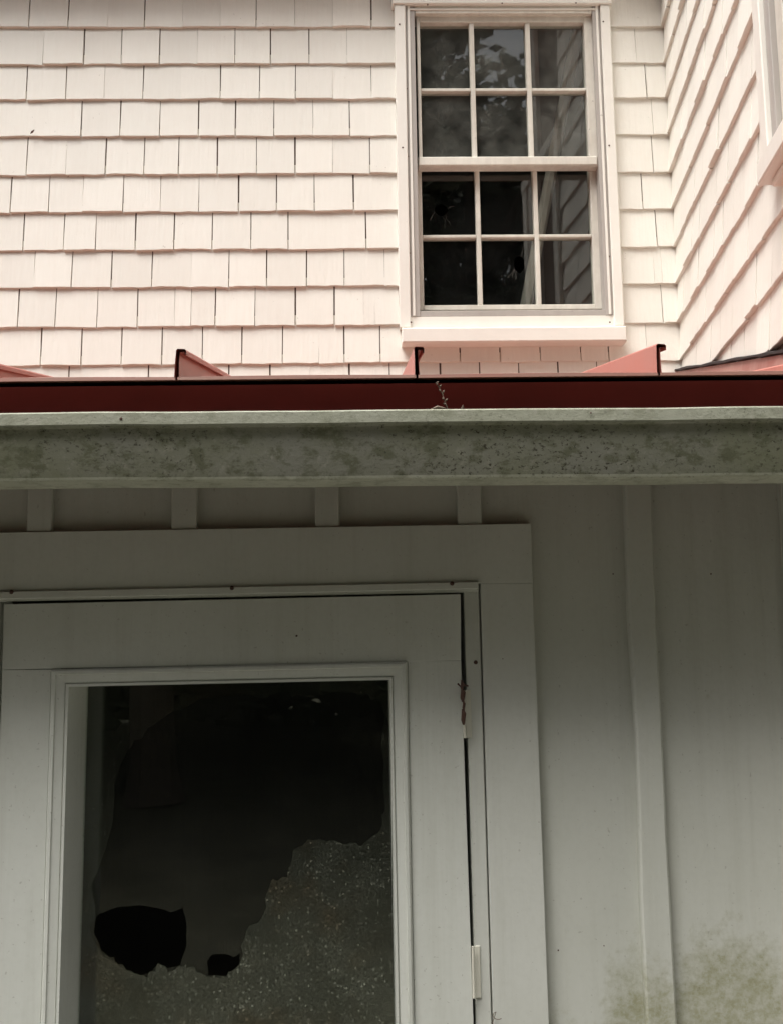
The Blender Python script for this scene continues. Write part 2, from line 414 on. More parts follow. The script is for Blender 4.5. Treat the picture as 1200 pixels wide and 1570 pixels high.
def run(zi, joints, xa, xb):
    z = ZR[zi]
    cuts = [(xa, 0)] + [(px_x(abs(j), zi), gapw(j < 0)) for j in joints] + [(xb, 0)]
    for (a, ga), (b, gb) in zip(cuts[:-1], cuts[1:]):
        if b-a < .008: continue
        shingle(mw, a+ga/2, b-gb/2, z, ORI, 0)
cornerx = CORNER.x + .004
for zi in range(2, min(13, len(ZR))):
    xa = px_x(-52 if zi % 2 else -20, zi)
    if zi <= 10:
        run(zi, J[zi], xa, casL-.002); run(zi, JR[zi], casR+.002, cornerx)
    else:
        run(zi, J[zi], xa, cornerx)
    x = xa
    while x > XL:
        w = random.uniform(.115, .145); off_cells.append((x-w+.002, x-.001, ZR[zi])); x -= w
for zi in [0, 1] + list(range(13, len(ZR))):
    x = cornerx
    while x > XL:
        w = random.uniform(.115, .145)
        if True: off_cells.append((x-w+.002, x-.001, ZR[zi]))
        x -= w
course_stuff('shingle_courses', mw, off_cells, ORI, 0)

# --- wing wall
ww = MB().box(-.05, 1.62, 0, .10, 0, WEZ+.05).build('wing_wall', M['sheath'], xf=wing_xf); into(ww, house)
WROT = math.atan2(WU.y, WU.x)   # local x runs along WU, local -y points out of the wall
cas_u = wing(1158, 118, .030)[0]                          # back edge of the wing window casing
su, sz = wing(1160, 285, .058)                            # rear lower corner of the wing window sill
wing_cells = []
WWW = .60
wingn = 0
for zi, z in enumerate([ZR[0]+EXP*k for k in range(6, 0, -1)] + ZR):
    zi -= 6
    u = .012 + random.uniform(.03, .10)*(zi % 2); first = True
    cuts = [.010]
    while u < 1.45:
        u += random.uniform(.105, .155); cuts.append(min(u, 1.56))
    for a, b in zip(cuts[:-1], cuts[1:]):
        gp = random.choice((.0006, .001, .001, .0025, .004))
        above_sill = z > sz - .03
        if above_sill and b > cas_u-.004:
            if a > cas_u-.03: 
                if a < cas_u + WWW: continue
            elif b < cas_u + WWW + .2: b = cas_u-.003
        if b - a < .012: continue
        if 1 <= zi <= 13:
            lift = random.random() < .16
            o = shingle(ww, a+gp/2, b-gp/2, z, CORNER, WROT, .0028, .13, .012); o.scale[1] *= 1.22
            if lift: o.scale[1] *= 1.2
        else: wing_cells.append((a+.001, b-.001, z))
course_stuff('shingle_courses', ww, wing_cells, CORNER, WROT)
fr_cells = []
for k in range(int((WEZ-.1)/EXP)):
    x = .0
    while x < 3.0:
        w = random.uniform(.11, .15); fr_cells.append((x+.001, x+w-.001, .08+k*EXP)); x += w
wfr = MB().box(1.60, 1.70, .0, 3.2, 0, WEZ).build('wing_front_wall', M['sheath'], xf=wing_xf); into(wfr, house)
course_stuff('shingle_courses', wfr, fr_cells, CORNER + WU*1.70, math.atan2(WU.x, -WU.y))

# --- the window in the main wall
win = thing('window', 'x', 'x'); del win['label']; del win['category']; win.parent = house
def wpart(o): 
    o.parent = win; o.matrix_parent_inverse = Matrix.Translation(house.location).inverted(); return o
CF = WY - .045                                    # front of the casing boards
def X(px, y=265, Y=CF): return at(px, y, Y).x
def Z(py, x=780, Y=CF): return at(x, py, Y).z
c0, c1, c2, c3 = X(608.5), X(625.5), X(931), X(946)
zt, zh = Z(-14), Z(7); zb = Z(500.5); zs0, zs1 = Z(523.5), Z(501)
wpart(box('casing', c0, c1, CF, WY+.06, zb, zh+.0, M['trim'], b=.003))
wpart(box('casing', c2, c3, CF, WY+.06, zb, zh+.0, M['trim'], b=.003))
wpart(box('head_casing', c0-.008, c3+.008, CF-.006, WY+.06, zh, zt, M['trim'], b=.003))
wpart(box('sill', X(616, 512, CF-.03), X(960, 512, CF-.03), CF-.032, WY+.07, at(780, 523.5, CF-.032).z, at(780, 501, CF-.032).z, M['trim'], b=.004))
wpart(MB().hexa([(c1-.001, Z(500.3)), (c2+.001, Z(500.3)), (c2+.001, Z(483)), (c1-.001, Z(483))], CF+.012, WY+.07).build('sill_slope', M['trim']))
# storm frame: dull metal channel inside the casing
SF = CF + .010
def strip(nm, a, b, za, zb_, y0, y1, mat, bev=.0015): return wpart(box(nm, a, b, y0, y1, za, zb_, mat, b=bev))
tz0, tz1 = Z(484, Y=SF), Z(8.5, Y=SF)
strip('storm_channel', c1+.001, X(640), tz0, tz1, SF, WY+.05, M['storm'])
strip('storm_channel', X(919), c2-.001, tz0, tz1, SF, WY+.05, M['storm'])
strip('storm_channel', X(641), X(918), Z(18), tz1, SF, WY+.05, M['sash'])
strip('storm_channel', X(633, 480), X(930, 480), tz0, Z(474), SF+.003, WY+.05, M['storm'])
strip('channel_bead', X(629), X(632.5), tz0+.002, tz1-.002, SF-.004, SF+.002, M['trim'], .0008)
strip('channel_bead', X(924), X(927.5), tz0+.002, tz1-.002, SF-.004, SF+.002, M['trim'], .0008)
strip('head_bead', X(632), X(925), Z(13.5), Z(11), SF-.004, SF+.002, M['trim'], .0008)
# sashes: the upper one sits forward of the lower one
GU, GL = WY+.008, WY+.040                        # pane planes
UF, LF = WY-.016, WY+.018                        # sash faces
Xu = lambda px, y=140: at(px, y, UF).x
Zu = lambda py, x=775: at(x, py, UF).z
Xl = lambda px, y=360: at(px, y, LF).x
Zl = lambda py, x=780: at(x, py, LF).z
ua, ub = Xu(645), Xu(898.5); la, lb = Xl(647.5), Xl(907)
uz0, uz1 = Zu(241), Zu(34); lz0, lz1 = Zl(467), Zl(252)
strip('upper_stile', Xu(640), ua, Zu(256), Zu(17), UF, WY+.025, M['sash'])
strip('upper_stile', ub, Xu(914.5), Zu(256), Zu(17), UF, WY+.025, M['sash'])
strip('upper_rail', ua+.0005, ub-.0005, uz1, Zu(17), UF, WY+.025, M['sash'])
strip('meeting_rail', Xu(641, 250), Xu(915, 250), Zu(255), uz0, UF-.008, WY+.025, M['sash'], .004)
strip('lower_stile', Xl(641), la, Zl(474.5), Zl(250), LF, WY+.06, M['sash'])
strip('lower_stile', lb, Xl(921), Zl(474.5), Zl(250), LF, WY+.06, M['sash'])
strip('lower_rail', la+.0005, lb-.0005, Zl(474.5), lz0, LF, WY+.06, M['sash'])
um = [(Xu(721.3), Xu(728.5)), (Xu(807.8), Xu(815))]; umz = (Zu(138.4), Zu(133.6))
lm = [(Xl(730), Xl(737)), (Xl(819), Xl(826))]; lmz = (Zl(363.4), Zl(358.6))
for a, b in um: strip('muntin', a, b, uz0+.0005, uz1-.0005, UF+.004, WY+.022, M['sash'], .0025)
for a, b in lm: strip('muntin', a, b, lz0+.0005, lz1-.0005, LF+.003, WY+.055, M['sash'], .0025)
def bars(cols, x0, x1):
    e = [x0] + [q for ab in cols for q in ab] + [x1]; return [(e[i], e[i+1]) for i in range(0, len(e), 2)]
for a, b in bars(um, ua, ub): strip('muntin', a+.0006, b-.0006, umz[0], umz[1], UF+.006, WY+.022, M['sash'], .002)
for a, b in bars(lm, la, lb): strip('muntin', a+.0006, b-.0006, lmz[0], lmz[1], LF+.005, WY+.055, M['sash'], .002)
def blob(cx, cz, rx, rz, n=16, j=.12):
    return [(cx + rx*math.cos(2*math.pi*i/n)*random.uniform(1-j, 1+j), cz + rz*math.sin(2*math.pi*i/n)*random.uniform(1-j, 1+j)) for i in range(n)]
holeA = at(676, 322, GL); holeB = at(795, 405, GL)
for r_, (za, zb_) in enumerate(((umz[1], uz1), (uz0, umz[0]))):
    for c_, (a, b) in enumerate(bars(um, ua, ub)):
        wpart(sheet('pane', [(a-.003, za-.003), (b+.003, za-.003), (b+.003, zb_+.003), (a-.003, zb_+.003)], [], GU, GU+.003, M['glass_up']))
for r_, (za, zb_) in enumerate(((lmz[1], lz1), (lz0, lmz[0]))):
    for c_, (a, b) in enumerate(bars(lm, la, lb)):
        hl = []
        if (r_, c_) == (0, 0): hl = [blob(holeA.x, holeA.z, .024, .023)]
        if (r_, c_) == (1, 1): hl = [blob(holeB.x, holeB.z, .020, .033)]
        p = wpart(sheet('pane', [(a-.003, za-.003), (b+.003, za-.003), (b+.003, zb_+.003), (a-.003, zb_+.003)], hl, GL, GL+.003, M['glass_low']))
        if hl: p['label'] = 'lower sash pane with a round hole and cracks'
# cracks running from the holes
for h, n in ((holeA, 4), (holeB, 5)):
    ck = MB()
    for i in range(n):
        a = random.uniform(0, 6.28); r0 = .026; pts = []; 
        for k in range(4):
            pts.append((h.x + (r0)*math.cos(a), GL-.0006, h.z + (r0*1.15)*math.sin(a))); r0 += random.uniform(.006, .016); a += random.uniform(-.18, .18)
        ck.tube(pts, .00016, 4)
    wpart(ck.build('crack', M['pale_wood']))['kind'] = 'stuff'
def screw(px, py, Y, par, r=.004, mat='rust'):
    p = at(px, py, Y); m = MB(); n = 8
    m.v = [(p.x + r*math.cos(6.2832*i/n), Y, p.z + r*math.sin(6.2832*i/n)) for i in range(n)] + [(p.x + r*.6*math.cos(6.2832*i/n), Y-r*.5, p.z + r*.6*math.sin(6.2832*i/n)) for i in range(n)]
    m.f = [[i, (i+1) % n, n+(i+1) % n, n+i] for i in range(n)] + [[n+i for i in range(n)]]
    o = m.build('screw', M[mat]); o.parent = par; return o
for q in ((623, 136, SF), (625, 240, SF), (918, 111, SF), (924, 237, SF), (933, 393, SF), (628, 388, SF), (934, 494, CF), (630, 494, CF), (924, 33, CF), (933, 223, CF), (612, 37, CF), (617, 226, CF), (655, 7, CF-.006), (769, 5, CF-.006), (882, 4.5, CF-.006)):
    s = screw(q[0], q[1], q[2]-.0006, win, .0035); s.matrix_parent_inverse = Matrix.Translation(house.location).inverted()
# room behind the window
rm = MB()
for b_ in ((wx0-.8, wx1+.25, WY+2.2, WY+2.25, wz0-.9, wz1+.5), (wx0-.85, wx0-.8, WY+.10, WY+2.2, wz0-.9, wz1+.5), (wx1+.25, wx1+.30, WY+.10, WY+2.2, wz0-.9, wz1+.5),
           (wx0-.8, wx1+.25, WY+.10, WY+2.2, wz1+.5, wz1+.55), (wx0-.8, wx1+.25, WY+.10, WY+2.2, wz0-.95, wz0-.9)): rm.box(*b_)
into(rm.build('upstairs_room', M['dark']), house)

# --- wing window: only its rear casing and sill reach into the picture
wwin = bpy.data.objects.new('wing_window', None); COL.objects.link(wwin); wwin.parent = house
def w2(o):
    o.parent = wwin; o.matrix_parent_inverse = Matrix.Translation(house.location).inverted(); return o
u0 = cas_u; sb = sz; wt = EAVE_Z-.12; uE = u0+WWW
w2(box('casing', u0, u0+.055, -.030, .04, sb+.055, wt, M['trim'], b=.003, xf=wing_xf))
w2(box('casing', uE-.07, uE, -.030, .04, sb+.055, wt, M['trim'], b=.003, xf=wing_xf))
w2(box('head_casing', u0-.01, uE+.01, -.034, .04, wt, wt+.07, M['trim'], b=.003, xf=wing_xf))
w2(box('storm_channel', u0+.056, u0+.095, -.018, .04, sb+.06, wt-.001, M['storm'], b=.002, xf=wing_xf))
w2(box('stile', u0+.096, u0+.15, -.004, .04, sb+.06, wt-.001, M['sash'], b=.002, xf=wing_xf))
w2(box('stile', uE-.125, uE-.071, -.004, .04, sb+.06, wt-.001, M['sash'], b=.002, xf=wing_xf))
w2(box('rail', u0+.151, uE-.126, -.004, .04, sb+.06, sb+.13, M['sash'], b=.002, xf=wing_xf))
w2(box('meeting_rail', u0+.151, uE-.126, -.012, .04, sb+.60, sb+.64, M['sash'], b=.002, xf=wing_xf))
w2(sheet('pane', [(u0+.150, sb+.13), (uE-.125, sb+.13), (uE-.125, sb+.60), (u0+.150, sb+.60)], [], .012, .015, M['glass_low'], xf=wing_xf))
w2(sheet('pane', [(u0+.150, sb+.64), (uE-.125, sb+.64), (uE-.125, wt-.002), (u0+.150, wt-.002)], [], .012, .015, M['glass_up'], xf=wing_xf))
w2(box('sill', su, uE+.03, -.058, .02, sb, sb+.054, M['trim'], b=.004, xf=wing_xf))
w2(box('apron', su+.03, uE, -.032, .0, sb-.018, sb-.001, M['trim'], b=.003, xf=wing_xf))

# --- eaves of the main roof and of the wing
ev = MB().box(XL, XR+.2, WY-.15, WY+.3, EAVE_Z, EAVE_Z+.02).build('soffit', M['trim']); into(ev, house)
f1 = box('fascia', XL, XR+.2, WY-.175, WY-.15, EAVE_Z-.02, EAVE_Z+.15, M['trim']); into(f1, house)
f2 = MB().box(-.10, 1.75, -.12, .2, WEZ, WEZ+.02).build('soffit', M['trim'], xf=wing_xf); into(f2, house)
f3 = MB().box(.10, 1.75, -.145, -.12, WEZ-.02, WEZ+.15).build('fascia', M['trim'], xf=wing_xf); into(f3, house)
f4 = MB().box(1.562, 1.725, -.024, .0, 0, WEZ).build('corner_board', M['trim'], xf=wing_xf); into(f4, house)
rf = MB(); rf.v = [(XL, WY-.19, EAVE_Z+.155), (XR+1.5, WY-.19, EAVE_Z+.155), (XR+1.5, WY+3.5, EAVE_Z+2.4), (XL, WY+3.5, EAVE_Z+2.4)]
rf.v += [(x, y, z+.03) for x, y, z in rf.v]; rf.f = [[0, 1, 2, 3], [7, 6, 5, 4], [0, 4, 5, 1], [1, 5, 6, 2], [2, 6, 7, 3], [3, 7, 4, 0]]
into(rf.build('roof', M['red']), house)

# ------------------------------------------------------------------ the annex with the red metal roof
AY = 1.975                                       # plane of the plywood wall
annex = thing('porch_annex', 'white board and batten lean-to with red metal roof and broken glass door', 'lean-to', (0, AY, 0))
AINV = Matrix.Translation(annex.location).inverted()
def apart(o, parent=None):
    o.parent = parent or annex
    if not parent: o.matrix_parent_inverse = AINV
    return o
SL = .188
GY = 1.650                                       # gutter front
EY = 1.700                                       # eave edge of the roof sheet
ez = at(600, 575, EY).z
def roofz(y): return ez + SL*(y-EY)
AXL, AXR = -2.4, .975
# wall panel with the doorway
dl, dr = at(4, 1240, AY-.02).x, at(735, 1240, AY-.02).x
dtop = at(360, 893, AY-.02).z
ap = sheet('front_wall', [(AXL, 0), (AXR, 0), (AXR, roofz(AY)-.03), (AXL, roofz(AY)-.03)], [[(dl+.0, .05), (dl+.0, dtop), (dr, dtop), (dr, .05)]], AY, AY+.05, M['annex'])
apart(ap)
def warped(name, pts_l, pts_r, y0, y1, mat, parent, bev=.002):
    """batten: left and right edges as lists of (x,z) from top to bottom, edges softened"""
    m = MB(); n = len(pts_l)
    for (xl, z), (xr, _) in zip(pts_l, pts_r):
        m.v += [(xl, y1, z), (xl, y0+bev, z), (xl+bev, y0, z), (xr-bev, y0, z), (xr, y0+bev, z), (xr, y1, z)]
    for i in range(n-1):
        for k in range(5): m.f.append([i*6+k, i*6+k+1, (i+1)*6+k+1, (i+1)*6+k])
    m.f.append([0, 1, 2, 3, 4, 5]); m.f.append([(n-1)*6+k for k in (5, 4, 3, 2, 1, 0)])
    o = m.build(name, mat); apart(o, parent); return o
BF = AY - .018
CY = AY - .022                                   # face of the door casing
ctopL, ctopR = at(9, 816, CY).z, at(813, 802.5, CY).z
def ctop(x): 
    a, b = at(9, 816, CY).x, at(813, 802.5, CY).x
    return ctopL + (ctopR-ctopL)*(x-a)/(b-a)
for a, b in ((-180, -142), (42, 80), (263, 302), (483, 520), (701, 738)):
    xa, xb = at(a, 780, BF).x, at(b, 780, BF).x
    zb_ = ctop(xa)+.001
    warped('batten', [(xa, roofz(AY)-.04), (xa, zb_)], [(xb, roofz(AY)-.04), (xb, zb_)], BF, AY, M['annex'], ap)
bl = [(957, 750), (958.5, 820), (961, 900), (965, 980), (970, 1050), (974, 1130), (977, 1210), (979, 1290), (981, 1370), (985, 1450), (990, 1570)]
br = [(998, 750), (1000, 820), (1003, 900), (1006, 980), (1010, 1050), (1014, 1130), (1018, 1210), (1021, 1290), (1026, 1370), (1030, 1450), (1037, 1570)]
pl = [at(x, y, BF) for x, y in bl]; pr = [at(x, y, BF) for x, y in br]
L_ = [(pl[0].x, roofz(AY)-.04)] + [(p.x, p.z) for p in pl] + [(pl[-1].x, .05)]
R_ = [(pr[0].x, roofz(AY)-.04)] + [(p.x, p.z) for p in pr] + [(pr[-1].x, .05)]
warped('batten', L_, R_, BF-.004, AY, M['annex'], ap, .004)
for x in (.84, -1.02, -1.32, -1.62): warped('batten', [(x, roofz(AY)-.04), (x, .05)], [(x+.045, roofz(AY)-.04), (x+.045, .05)], BF, AY, M['annex'], ap)

# door casing
dc = bpy.data.objects.new('door_frame', None); COL.objects.link(dc); dc.parent = annex
def dpart(o, par=None): o.parent = par or dc; o.matrix_parent_inverse = AINV; return o
xcr0 = at(736, 1000, CY); 
def P(px, py, Y=CY): q = at(px, py, Y); return (q.x, q.z)
def quad(name, pts, y0, y1, mat, par=None, bev=.002):
    """plank from four (px,py) corners: tl, tr, br, bl, front edges chamfered"""
    q = [P(x, y, y0) for x, y in pts]
    cx = sum(a for a, _ in q)/4; cz = sum(b for _, b in q)/4
    def inn(p): return (p[0] + (bev if p[0] < cx else -bev), p[1] + (bev if p[1] < cz else -bev))
    m = MB(); m.v = [(inn(p)[0], y0, inn(p)[1]) for p in q] + [(p[0], y0+bev, p[1]) for p in q] + [(p[0], y1, p[1]) for p in q]
    m.f = [[0, 1, 2, 3]] + [[i, (i+1) % 4, 4+(i+1) % 4, 4+i] for i in range(4)] + [[4+i, 4+(i+1) % 4, 8+(i+1) % 4, 8+i] for i in range(4)] + [[11, 10, 9, 8]]
    return dpart(m.build(name, mat), par)
BOT = 2300
quad('head_casing', [(-100, 818), (813, 802.5), (815.5, 893.5), (-100, 908)], CY, AY+.002, M['annex_trim'], bev=.0008)
quad('side_casing', [(736, 894.8), (815.5, 893.9), (868, BOT), (777, BOT)], CY, AY+.002, M['annex_trim'], bev=.0008)
quad('side_casing', [(-100, 908.5), (-32, 908), (-60, BOT), (-125, BOT)], CY, AY+.002, M['annex_trim'], bev=.0008)
JY = CY + .006
quad('head_stop', [(-31, 907.5), (733, 891.5), (733, 903), (-31, 919.5)], JY-.012, AY+.10, M['annex_trim'], bev=.0015)
quad('head_bead', [(-31, 919.8), (733, 903.3), (733, 907.2), (-31, 923)], JY-.004, AY+.10, M['annex_trim'], bev=.001)
quad('side_jamb', [(710.5, 908), (733.5, 907.6), (774.5, BOT), (749, BOT)], JY, AY+.10, M['annex_trim'], bev=.0015)
quad('side_jamb', [(-31, 924), (1, 923.5), (-37, BOT), (-60, BOT)], JY, AY+.10, M['annex_trim'], bev=.0015)
for q in ((18, 906.5), (356, 900.5), (692.5, 893.5)): dpart(screw(q[0], q[1]+1, JY-.0125, dc, .0045))
dpart(screw(728.5, 1015.5, JY-.0005, dc, .0042))

# the door itself: top rail, stiles, mitred glazing mouldings, glass set deep
door = bpy.data.objects.new('door', None); COL.objects.link(door); door.parent = annex
door['label'] = 'white full light door with shattered glass and rusty top hinge'
DY = 1.950; DB = DY + .130
D = lambda px, py: P(px, py, DY)
def dq(name, pts, y0, y1, mat, bev=.0006): return quad(name, pts, y0, y1, mat, door, bev)
DTL, DTR = (7, 926.5), (705.5, 911)
# lines of the glazed opening
oTL, oTR, oBL, oBR = (107, 1052.8), (597, 1042.3), (70, BOT), (622, BOT)
mTL, mTR, mBL, mBR = (79, 1026), (624.5, 1013), (41, BOT), (650, BOT)
dq('top_rail', [DTL, DTR, (706, 1012.4), (4, 1026.6)], DY, DY+.06, M['door'])
dq('stile', [(4, 1027), (78.8, 1026.6), (40.8, BOT), (-31, BOT)], DY+.0005, DY+.06, M['door'])
dq('stile', [(624.8, 1013.4), (706, 1012.8), (750.5, BOT), (650.3, BOT)], DY+.0005, DY+.06, M['door'])
def mould(name, a, b, c, d):
    """mitred moulding a-b outer line, d-c inner line, ogee-like section"""
    A, B, C_, D_ = [Vector((p[0], 0, p[1])) for p in (D(*a), D(*b), D(*c), D(*d))]
    prof = ((0, .002), (.02, .002), (.05, -.004), (.14, -.0085), (.30, -.0090), (.34, -.0060), (.36, -.0060), (.78, -.0035), (.80, -.0010), (.83, -.0010), (.86, -.0055), (1.0, -.0055), (1.0, DB-DY))
    m = MB()
    for s, y in prof:
        p = A.lerp(D_, s); q = B.lerp(C_, s)
        m.v += [(p.x, DY+y, p.z), (q.x, DY+y, q.z)]
    for i in range(len(prof)-1): m.f.append([2*i, 2*i+1, 2*i+3, 2*i+2])
    o = m.build(name, M['door']); return dpart(o, door)
mould('moulding', mTL, mTR, oTR, oTL)
mould('moulding', mBL, mTL, oTL, oBL)
mould('moulding', mTR, mBR, oBR, oTR)
# glass: shattered outer pane with a large jagged opening, inner pane with two holes
GO, GI = DY + .118, DY + .128
def rect(Y):
    a, b, c, d = D(*oTL), D(*oTR), D(*oBR), D(*oBL); return [(a[0]-.002, a[1]+.002), (b[0]+.002, b[1]+.002), (c[0]+.002, c[1]), (d[0]-.002, d[1])]
def jag(pts, Y, amp, sub=3):
    q = [P(x, y, Y) for x, y in pts]; out = []
    for i, p in enumerate(q):
        n = q[(i+1) % len(q)]
        for k in range(sub):
            f = k/sub; out.append((p[0]+(n[0]-p[0])*f + random.uniform(-amp, amp), p[1]+(n[1]-p[1])*f + random.uniform(-amp, amp)))
    return out
big = [(215, 1130), (262, 1092), (310, 1072), (380, 1062), (400, 1068), (430, 1063), (470, 1069), (520, 1062), (565, 1065), (588, 1085), (586, 1150), (589, 1230), (583, 1272), (555, 1297), (520, 1291),
       (480, 1285), (449, 1301), (440, 1345), (414, 1352), (405, 1400), (378, 1425), (368, 1478), (347, 1497), (318, 1500), (300, 1490), (284, 1480), (262, 1490), (245, 1480), (226, 1497), (200, 1490), (182, 1478), (162, 1462), (146, 1430), (143, 1350), (166, 1300), (174, 1220), (190, 1160)]
pn = dpart(sheet('pane', rect(GO), [jag(big, GO, .0045, 4)], GO, GO+.004, M['glass_crazed']), door); pn['label'] = 'crazed outer pane with large jagged opening'
h1 = [(136, 1420), (150, 1403), (180, 1391), (215, 1388), (245, 1394), (262, 1399), (280, 1392), (287, 1420), (286, 1450), (276, 1480), (258, 1484), (244, 1478), (230, 1492), (215, 1495), (190, 1486), (172, 1474), (158, 1466), (145, 1445)]
h2 = [(317, 1474), (326, 1463), (345, 1463), (358, 1468), (368, 1462), (366, 1480), (350, 1494), (335, 1500), (320, 1498)]
pn = dpart(sheet('pane', rect(GI), [jag(h1, GI, .0012, 2), jag(h2, GI, .0012, 2)], GI, GI+.003, M['glass_inner']), door); pn['label'] = 'dark inner pane with two broken holes'
# hinges and the rusty catch on the hinge side
def hinge(pts):
    o = quad('hinge', pts, JY-.003, JY+.004, M['hinge'], door, .0008)
    a = [P(pts[0][0]-2.5, pts[0][1], DY-.004), P(pts[3][0]-2.5, pts[3][1], DY-.004)]
    k = MB().tube([(a[0][0], DY-.004, a[0][1]), (a[1][0], DY-.004, a[1][1])], .0026, 8).build('hinge_pin', M['hinge']); dpart(k, door)
hinge([(712.5, 1058), (721, 1057.5), (723, 1131), (714.5, 1131.5)])
hinge([(726.5, 1451), (735, 1450.5), (737, 1530), (728.5, 1530.5)])
rc = MB()
def ptr(px, py, Y): q = at(px, py, Y); return (q.x, q.y, q.z)
for (x, y, rr, L) in ((707.5, 1051, .0036, 8), (708.5, 1066, .0050, 10), (710, 1082, .0028, 8), (709.5, 1099, .0046, 12)):
    rc.tube([ptr(x-.5, y-L, DY-.010), ptr(x+1, y-L*.4, DY-.013), ptr(x, y+L*.4, DY-.012), ptr(x+.6, y+L, DY-.010)], [rr*.5, rr, rr*.9, rr*.45], 7)
rc.tube([ptr(701, 1048, DY-.011), ptr(706, 1053, DY-.014), ptr(712, 1050, DY-.012), ptr(717, 1052, DY-.010)], .0018, 5)
o = rc.build('rusty_catch', M['rust'], smooth=True); dpart(o, door); o['label'] = 'rusted iron catch hanging over the top hinge'

for (px, py, Y_, r_) in ((455, 975, DY, .0022), (1089, 880, AY, .0018), (939, 880, AY, .0016), (855, 1457, AY, .0017), (713.5, 1353, JY, .0018), (770, 1010, CY, .0012), (925, 1450, AY, .0012)):
    o = screw(px, py, Y_-.0006, annex, r_); o.name = 'nail_head'; o.matrix_parent_inverse = AINV
# interior of the annex
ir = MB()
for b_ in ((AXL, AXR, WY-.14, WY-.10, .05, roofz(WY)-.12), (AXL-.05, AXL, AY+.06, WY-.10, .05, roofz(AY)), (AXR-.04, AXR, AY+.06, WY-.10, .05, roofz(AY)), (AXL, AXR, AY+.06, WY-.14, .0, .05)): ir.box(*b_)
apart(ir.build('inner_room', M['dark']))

# fascia, roof sheets, seams
apart(box('fascia', AXL-.2, AXR-.012, 1.748, 1.80, roofz(1.748)-.16, roofz(1.748)-.012, M['fascia']))
roof = bpy.data.objects.new('metal_roof', None); COL.objects.link(roof); roof.parent = annex
seam_x = [at(271, 577, EY).x, at(639, 573, EY).x, at(1009.5, 571, EY).x]
sp = (seam_x[2]-seam_x[0])/2
seams = [seam_x[0]-2*sp*k for k in ()] + [seam_x[0]-sp*k for k in (4, 3, 2, 1)] + seam_x + [seam_x[2]+sp]
RB = WY - .02
def rpart(o): o.parent = roof; o.matrix_parent_inverse = AINV; return o
edges = [AXL-.25] + seams
edges_r = seams + [9.0]
for a, b in zip(edges, edges_r):
    m = MB(); nx = 6
    for i in range(nx+1):
        w = .002*math.sin(math.pi*i/nx)
        def xr(y): 
            e = b if b in seams else CORNER.x - (WY-y)*math.tan(BETA) + .012    # the last sheet is cut to the wing wall
            return a + .002 + (e-a-.004)*i/nx
        x = xr(EY)
        for y in (EY, EY+.004, RB): m.v += [(xr(y), y, roofz(y)+w*(1 if y > EY else .6)), (xr(y), y, roofz(y)-.004)]
        # turned-down hem of the eave edge
        m.v += [(x, EY-.001, roofz(EY)-.0055), (x, EY+.003, roofz(EY)-.0055)]
    for i in range(nx):
        p, q = i*8, (i+1)*8
        for s, t_ in ((0, 2), (2, 4)): m.f.append([p+s, q+s, q+t_, p+t_])
        m.f += [[p+3, p+5, q+5, q+3], [p, p+6, q+6, q], [p+7, p+3, q+3, q+7], [p+6, p+7, q+7, q+6], [p+4, q+4, q+5, p+5]]
    rpart(m.build('roof_panel', M['red_pan']))
for i, x in enumerate(seams):
    h = .0500 + random.uniform(-.002, .003); lean = random.uniform(-.002, .003)
    prof = [(-.0040, -.002), (-.0036+lean*.3, h*.5), (-.0034+lean, h), (-.001+lean, h+.003), (.012+lean, h+.002), (.0145+lean, h-.001), (.0142+lean, h-.009), (.0120+lean, h-.0095), (.0110+lean, h-.003), (.0034+lean, h-.004), (.0036+lean*.3, h*.5), (.0046, -.002)]
    m = MB(); y0, y1 = EY-.001, RB
    for y in (y0, y1):
        for (px, pz) in prof: m.v.append((x+px, y, roofz(y)+pz))
    n = len(prof)
    for k in range(n-1): m.f.append([k, k+1, n+k+1, n+k])
    m.f.append([n+k for k in range(n)])
    rpart(m.build('seam', M['red']))
rpart(box('roof_deck', AXL-.2, AXR, AY-.19, WY-.1, 0, .001, M['sheath'], xf=lambda p: Vector((p.x, p.y, roofz(p.y)-.010 + p.z*1.0 - (.0 if p.z > 0 else .02)))))
# flashing against the wing wall
t1 = wing(1030, 568.5, .02); t2 = wing(1200, 540, .02)
m = MB(); n = 26; ue = 1.9
fl = []
for i in range(n+1):
    u = t1[0] + (ue - t1[0])*i/n; top = t1[1] + (t2[1]-t1[1])*(u-t1[0])/(t2[0]-t1[0])
    fl.append((u, top))
for u, top in fl:
    base = roofz((CORNER+WU*u).y)
    m.v += [(u, -.024, top-.006), (u, -.040, max(base, top-.105)), (u, -.075, max(base, top-.105)-.002), (u, -.022, top-.006)]
for i in range(n):
    p, q = i*4, (i+1)*4
    m.f += [[p, q, q+1, p+1], [p+1, q+1, q+2, p+2], [p+3, p, q, q+3]]
rpart(m.build('flashing', M['flash'], xf=wing_xf))
m = MB(); rr = random.Random(4)
for u, top in fl:
    a = rr.uniform(.004, .010); b = rr.uniform(.0, .004)
    m.v += [(u, -.016, top+a), (u, -.030, top+a*.6), (u, -.032, top-b), (u, -.016, top-b-.004)]
for i in range(n):
    for k in range(4): m.f.append([i*4+k, i*4+(k+1) % 4, (i+1)*4+(k+1) % 4, (i+1)*4+k])
m.f += [[0, 1, 2, 3], [n*4+3, n*4+2, n*4+1, n*4]]
rpart(m.build('cement_bead', M['tar'], xf=wing_xf))

